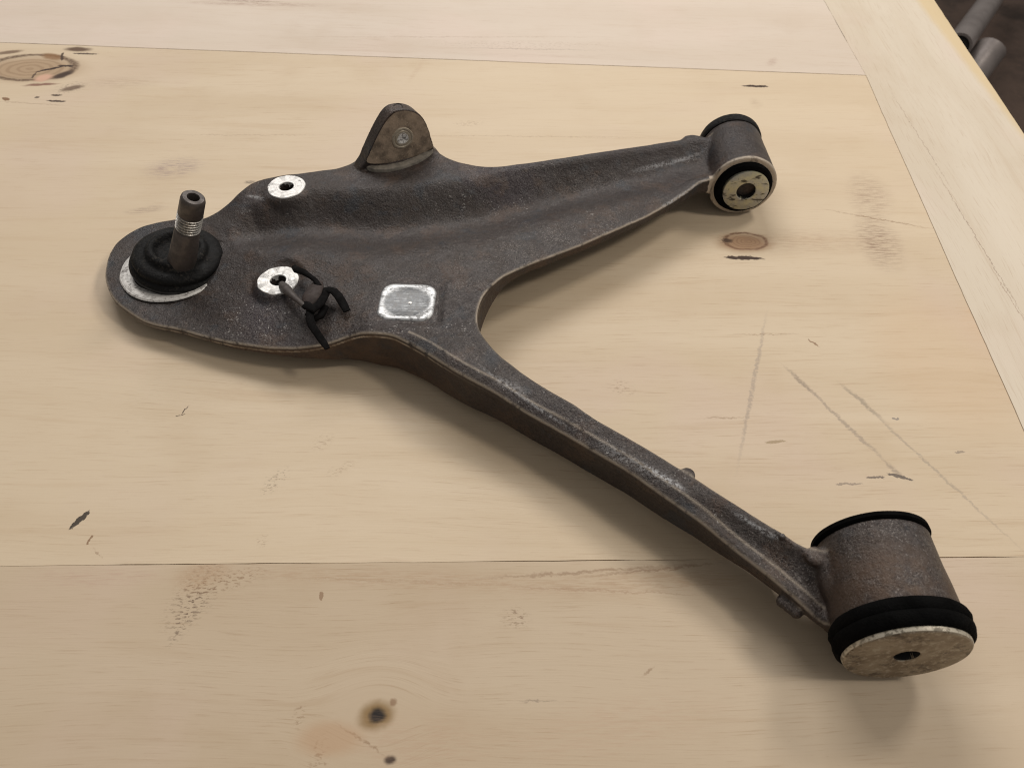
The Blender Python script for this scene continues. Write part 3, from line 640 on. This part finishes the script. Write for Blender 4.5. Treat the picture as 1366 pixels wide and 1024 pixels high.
def rrect(hx, hy, r, n=10, cut=0):
    P = []
    for sx, sy, a in ((1, 1, 0), (-1, 1, 90), (-1, -1, 180), (1, -1, 270)):
        for k in range(n + 1):
            t = R(a + 90 * k / n); P.append((sx * (hx - r) + r * math.cos(t), sy * (hy - r) + r * math.sin(t)))
    return P
pk = NT('skimmed_aluminium_pad'); Pp = pk.mapping(pk.P, (-PADC[0], -PADC[1], -PADC[2]))
dp = pk.vlen(pk.mapping(Pp, sc=(1 / .0172, 1 / .0152, 0)))
nz = pk.noise(pk.P, 260, 4, .6); sw = pk.noise(pk.mapping(Pp, (0, 0, 0), (0, 0, .4), (6, 60, 1)), 14, 4, .7)
inner = pk.ramp(pk.math('ADD', dp, pk.math('MULTIPLY', nz, .5)), 1.30, 1.08)
cpad = pk.mix(inner, (.46, .47, .48), (.095, .10, .105)); cpad = pk.mix(pk.ramp(sw, .5, .7, 0, .5), cpad, (.42, .43, .43)); cpad = pk.mix(pk.ramp(nz, .50, .62, 0, .85), cpad, (.14, .14, .14))
M_pad = pk.out(cpad, pk.ramp(nz, .3, .7, .28, .45), .35, pk.bump(pk.math('ADD', sw, nz), .35, .0004), .5)
base = rrect(.0192, .0176, .0088); V = []; F = []; nB = len(base)
levels = [(1.06, -.002), (1.0, .0002), (.96, .0006), (.80, .0004), (.72, -.0001), (.3, -.0002)]
tl_ = R(-3)
for s_, z in levels:
    for x, y in base: V.append((PADC[0] + (x * math.cos(tl_) - y * math.sin(tl_)) * s_, PADC[1] + (x * math.sin(tl_) + y * math.cos(tl_)) * s_, PADC[2] - .0004 + z))
for k in range(len(levels) - 1):
    for i in range(nB): j = (i + 1) % nB; F.append((k * nB + i, k * nB + j, (k + 1) * nB + j, (k + 1) * nB + i))
F.append(tuple(range((len(levels) - 1) * nB, len(levels) * nB)))
pad = mesh_obj('skimmed_pad', V, F, M_pad, arm, 60); pad['label'] = 'bright rounded square patch skimmed on the casting'
lathe('centre_dimple', [(.0016, -.0004), (.0012, .0003), (0, .0005)], at(547, 404, PADC[2] - .0005), (0, 0, 1), M_w1, pad, 20)

# ------------------------------------------------------------------ ear details
ear_face_P = [(492, 216), (495, 204), (503, 186), (512, 169), (520, 158), (529, 151), (541, 149), (553, 152), (562, 159), (569, 172), (573, 187), (576, 196), (560, 205), (540, 212), (515, 217)]
EPf = [on_ear(537 + (p[0] - 537) * 1.04, 186 + (p[1] - 186) * 1.03, .0008) for p in refine(ear_face_P)]; EPo = [on_ear(*p, -.002) for p in refine(ear_face_P)]; m = len(EPf)
V = [tuple(p) for p in EPf] + [tuple(p) for p in EPo]
mesh_obj('ear_face', V, [tuple(range(m))] + [(i, i + m, (i + 1) % m + m, (i + 1) % m) for i in range(m)], M_earf, arm, smooth=False)['label'] = 'ochre stained machined face of the upright ear'
hc = on_ear(537, 184, .0008)
M_ring = machined('ear_bore_ring', (.48, .42, .33), hc, 0, 2200, .3, .4, .5, (.08, .05, .03))
er = lathe('bore_ring', [(.0038, .0002), (.0042, .0009), (.0062, .0009), (.0066, .0004), (.0074, .0004), (.0078, .0009), (.0088, .0008), (.0092, 0)], hc, en, M_ring, arm, 48, .02, 2)
M_shine = machined('bright_bore_metal', (.95, .94, .92), hc, 0, 700, .2, .3, .85, (.10, .09, .08), dth=(.50, .58))
lathe('bore_plug', [(.0050, -.001), (.0048, .0007), (.003, .0003), (0, .0001)], hc + en * .0003, en, M_shine, er, 24, .05, 3)
# ledge: arc shaped step under the face
L0 = [(487, 219), (500, 221), (516, 220), (536, 216), (556, 208), (570, 200), (577, 195)]; L1 = [(487, 221), (500, 226), (517, 226), (537, 222), (557, 215), (570, 207), (578, 200)]
zl = .0442; V = []; F = []
for (a, b) in zip(L0, L1):
    p = at(*a, zl); q = at(*b, zl); q2 = at(*b, zl); V += [p + np.array([0, .002, -.002]), p, q, (q[0], q[1] - .0006, q[2] - .0012), (q[0], q[1] - .0008, .034)]
for i in range(len(L0) - 1):
    for k in range(4): F.append((5 * i + k, 5 * i + k + 1, 5 * i + k + 6, 5 * i + k + 5))
F += [(0, 1, 2, 3, 4), tuple(range(5 * len(L0) - 1, 5 * len(L0) - 6, -1))]
mesh_obj('ear_ledge', V, F, M_ledge, arm, 60)
# cast stamp bump and tiny top hole on the ear
lathe('pin_recess', [(.0042, .0), (.0036, .0006), (.0030, 0), (0, -.0002)], on_ear(531, 143, -.0055) , (0.1, -.3, 1), M_stud, arm, 20)

# ------------------------------------------------------------------ ball joint
hcn = at(232, 356, .0175)
M_ringw = machined('scraped_pale_ring', (.72, .70, .67), hcn, 0, 600, .2, .4, .75, (.14, .12, .11), dth=(.50, .60))
lathe('seat_ring', [(.0350, -.002), (.0395, .0002), (.0385, .0013), (.0355, .0015), (.030, .0012), (.030, -.002)], hcn + np.array([0, 0, .0002]), (0, 0, 1), M_ringw, arm, 90, .006, 7)
Bs = at(243, 347, .0325); Ts = at_y(258, 263, Bs[1]); ax = Ts - Bs; Lst = np.linalg.norm(ax); ax /= Lst
bax = np.array([.16, 0.0, 1]); bc = at(240, 352, .0185)
boot = lathe('rubber_boot', [(.0342, -.0015), (.0352, .001), (.0352, .0035), (.0338, .0052), (.0322, .0058), (.0318, .0066), (.0326, .0082), (.0322, .0102), (.0300, .0120), (.0268, .0128), (.0242, .0127), (.0228, .0132), (.0220, .0146), (.0212, .0166), (.0196, .0178), (.0176, .0178), (.0160, .0166), (.0150, .0140), (.013, .0125), (0, .0125)], bc, bax, M_rub, arm, 120, .006, 1, angle=60)
lathe('clamp_ring', [(.0350, .0016), (.0358, .0020), (.0358, .0028), (.0350, .0032), (.0345, .0024)], bc, bax, M_dark, boot, 80)
r0, r1 = .0100, .0086
prof = [(0, -.012), (r0 * 1.05, -.012), (r0 * 1.02, 0), (r0, .004), (r1 * 1.04, Lst * .52), (r1 * .90, Lst * .55)]
for k in range(9):      # threads as rings
    h = Lst * .56 + k * Lst * .026; prof += [(r1 * .93, h), (r1 * 1.02, h + Lst * .010), (r1 * .93, h + Lst * .021)]
stud = lathe('ball_stud', [(0, -.012), (r0 * 1.05, -.012), (r0 * 1.03, 0), (r0, .004), (r1 * 1.02, Lst * .50), (r1 * .92, Lst * .52)], Bs, ax, M_stud, arm, 56)
tp = [(r1 * .90, Lst * .51)]
for k in range(6):
    h = Lst * .525 + k * Lst * .038; tp += [(r1 * .84, h), (r1 * .86, h + Lst * .004), (r1 * 1.03, h + Lst * .018), (r1 * 1.03, h + Lst * .022), (r1 * .86, h + Lst * .034)]
lathe('thread', tp, Bs, ax, M_thread, stud, 56, angle=25)
hT = Lst * .755
lathe('stud_tip', [(r1 * .92, hT - .001), (r1 * 1.0, hT), (r1 * .98, Lst * .955), (r1 * .93, Lst * .985), (r1 * .82, Lst), (r1 * .50, Lst), (r1 * .46, Lst - .001), (r1 * .44, Lst - .009), (0, Lst - .010)], Bs, ax, M_stud, stud, 48)

# ------------------------------------------------------------------ bushings
def rev(name, prof, c, mat, parent=arm, seg=96, wob=0.0, seed=0, loop=False, angle=40): return lathe(name, prof, c, YA, mat, parent, seg, wob, seed, loop, angle)
lb = bpy.data.objects.new('large_bushing', None); COL.objects.link(lb); lb.parent = arm
rev('rubber_lip', [(.0290, .0030), (.0318, .0032), (.0334, .0048), (.0341, .0080), (.0339, .0098), (.0333, .0106), (.0338, .0114), (.0344, .0134), (.0338, .0160), (.0322, .0176), (.028, .0175)], BC, M_rubm, lb, 160, .0075, 4)
def disc_mat():
    s = NT('stained_zinc_plate'); P = s.P
    a = s.noise(P, 70, 5, .65); b = s.noise(s.mapping(P, sc=(1, 1, 1)), 260, 4, .7)
    c = s.mix(s.ramp(a, .35, .65), (.30, .245, .175), (.17, .125, .08)); c = s.mix(s.ramp(b, .50, .64, 0, .8), c, (.40, .35, .27)); c = s.mix(s.ramp(s.noise(P, 120, 5, .75), .53, .64, 0, .85), c, (.070, .048, .030))
    return s.out(c, .5, .35, s.bump(b, .3, .0004))
M_disc = disc_mat()
M_rimw = machined('scraped_bright_rim', (.58, .53, .43), BC, 0, 500, .3, .35, .85, (.12, .10, .07), dth=(.47, .58))
rev('end_disc', [(.0062, .006), (.0062, .0006), (.0068, 0), (.0298, 0), (.0305, .0007)], BC, M_disc, lb, 110, .002, 6)
rev('disc_rim', [(.0304, .0006), (.0308, .0014), (.0308, .0028), (.0300, .0034), (.0290, .0036)], BC, M_rimw, lb, 110, .002, 6)
rev('sleeve_bore', [(.0062, .0004), (.0061, .020), (0, .020)], BC, M_dark, lb, 40)
rev('far_rubber_lip', [(.027, HL - .001), (.0302, HL + .0000), (.0312, HL + .0010), (.0310, HL + .0034), (.028, HL + .0042), (0, HL + .0042)], BC, M_rubm, lb, 96, .003, 9)

sb = bpy.data.objects.new('small_bushing', None); COL.objects.link(sb); sb.parent = arm
def small_disc_mat():
    s = NT('greasy_zinc_face'); P = s.P
    a = s.noise(P, 90, 4, .7); st_ = s.noise(s.mapping(P, (0, 0, 0), (0, 0.5, 0), (2.2, 1, 9)), 26, 3, .7)
    c = s.mix(s.ramp(a, .38, .62), (.50, .47, .31), (.38, .37, .33)); c = s.mix(s.ramp(st_, .56, .62, 0, .92), c, (.035, .028, .018)); c = s.mix(s.ramp(s.noise(P, 500, 4, .7), .58, .7, 0, .7), c, (.08, .07, .05))
    return s.out(c, .42, .35, s.bump(a, .3, .0004))
M_sd = small_disc_mat()
SF = SCc + np.array([.0020, -.0050, -.0012])
rev('face_disc', [(.0078, .004), (.0078, .0005), (.0083, 0), (.0180, 0), (.0188, .0006), (.0190, .003), (.0180, .010)], SF, M_sd, sb, 90, .004, 2)
rev('sleeve_bore', [(.0078, .0005), (.0076, .022), (0, .022)], SF, M_dark, sb, 40)
rev('rubber_ring', [(.0178, -.0034), (.0205, -.0040), (.0228, -.0030), (.0238, -.0010), (.0240, .001), (.0178, .001)], SCc, M_rubm, sb, 90, .004, 3)
rev('far_rubber_lip', [(.024, .0585), (.0262, .0588), (.0272, .0605), (.0270, .0665), (.0255, .0685), (.0200, .0690), (0, .069)], SCc, M_rub, sb, 90, .003, 8)

# ------------------------------------------------------------------ cable clip
clip = bpy.data.objects.new('cable_clip', None); COL.objects.link(clip); 
tag(clip, 'small broken black plastic wiring clip sticking out of the bolt hole, leaning on the casting', 'clip')
def bar(name, P, rad, mat=M_plast, flat=.7, seg=14):
    rad = [r_ * .86 for r_ in rad]
    V, F = tube_geo([at(*p) for p in P], rad, seg, flat); return mesh_obj(name, V, F, mat, clip, 50)
bar('stem', [(376, 379, 0.0300), (379, 383, 0.0340), (384, 388, 0.0360), (391, 395, 0.0380), (399, 402, 0.0400), (406, 408, 0.0410)], [.0030, .0042, .0042, .0028, .0022, .0022], mat=M_stem, flat=.9)
bar('upper_prong', [(392, 356, 0.0380), (396, 360, 0.0400), (405, 363, 0.0420), (413, 368, 0.0420), (421, 374, 0.0410), (425, 382, 0.0400)], [.0022, .0034, .0030, .0022, .0022, .0030])
V, F = tube_geo([at(424, 377, 0.0360), at(421, 386, 0.0400), at(415, 397, 0.0410), at(411, 406, 0.0390)], [.0036, .0062, .0066, .0048], 16, .45); mesh_obj('grimy_pad', V, F, M_plastb, clip, 50)
bar('clip_body', [(403, 402, 0.0380), (410, 408, 0.0420), (418, 412, 0.0430), (427, 405, 0.0420), (434, 393, 0.0410), (436, 385, 0.0410)], [.0028, .0042, .0046, .0040, .0034, .0032], flat=.5)
bar('right_prong', [(431, 388, 0.0400), (437, 386, 0.0420), (445, 388, 0.0420), (451, 394, 0.0410), (457, 404, 0.0400), (463, 415, 0.0380)], [.0026, .0034, .0037, .0037, .0036, .0030], flat=.35)
bar('lower_prong', [(414, 414, 0.0410), (413, 424, 0.0410), (416, 434, 0.0390), (424, 446, 0.0370), (431, 456, 0.0350), (437, 465, 0.0340)], [.0034, .0034, .0032, .0030, .0030, .0022], flat=.35)
bar('strut', [(411, 418, 0.0370), (418, 426, 0.0370), (428, 421, 0.0380), (434, 409, 0.0380)], [.003, .0034, .0034, .003])
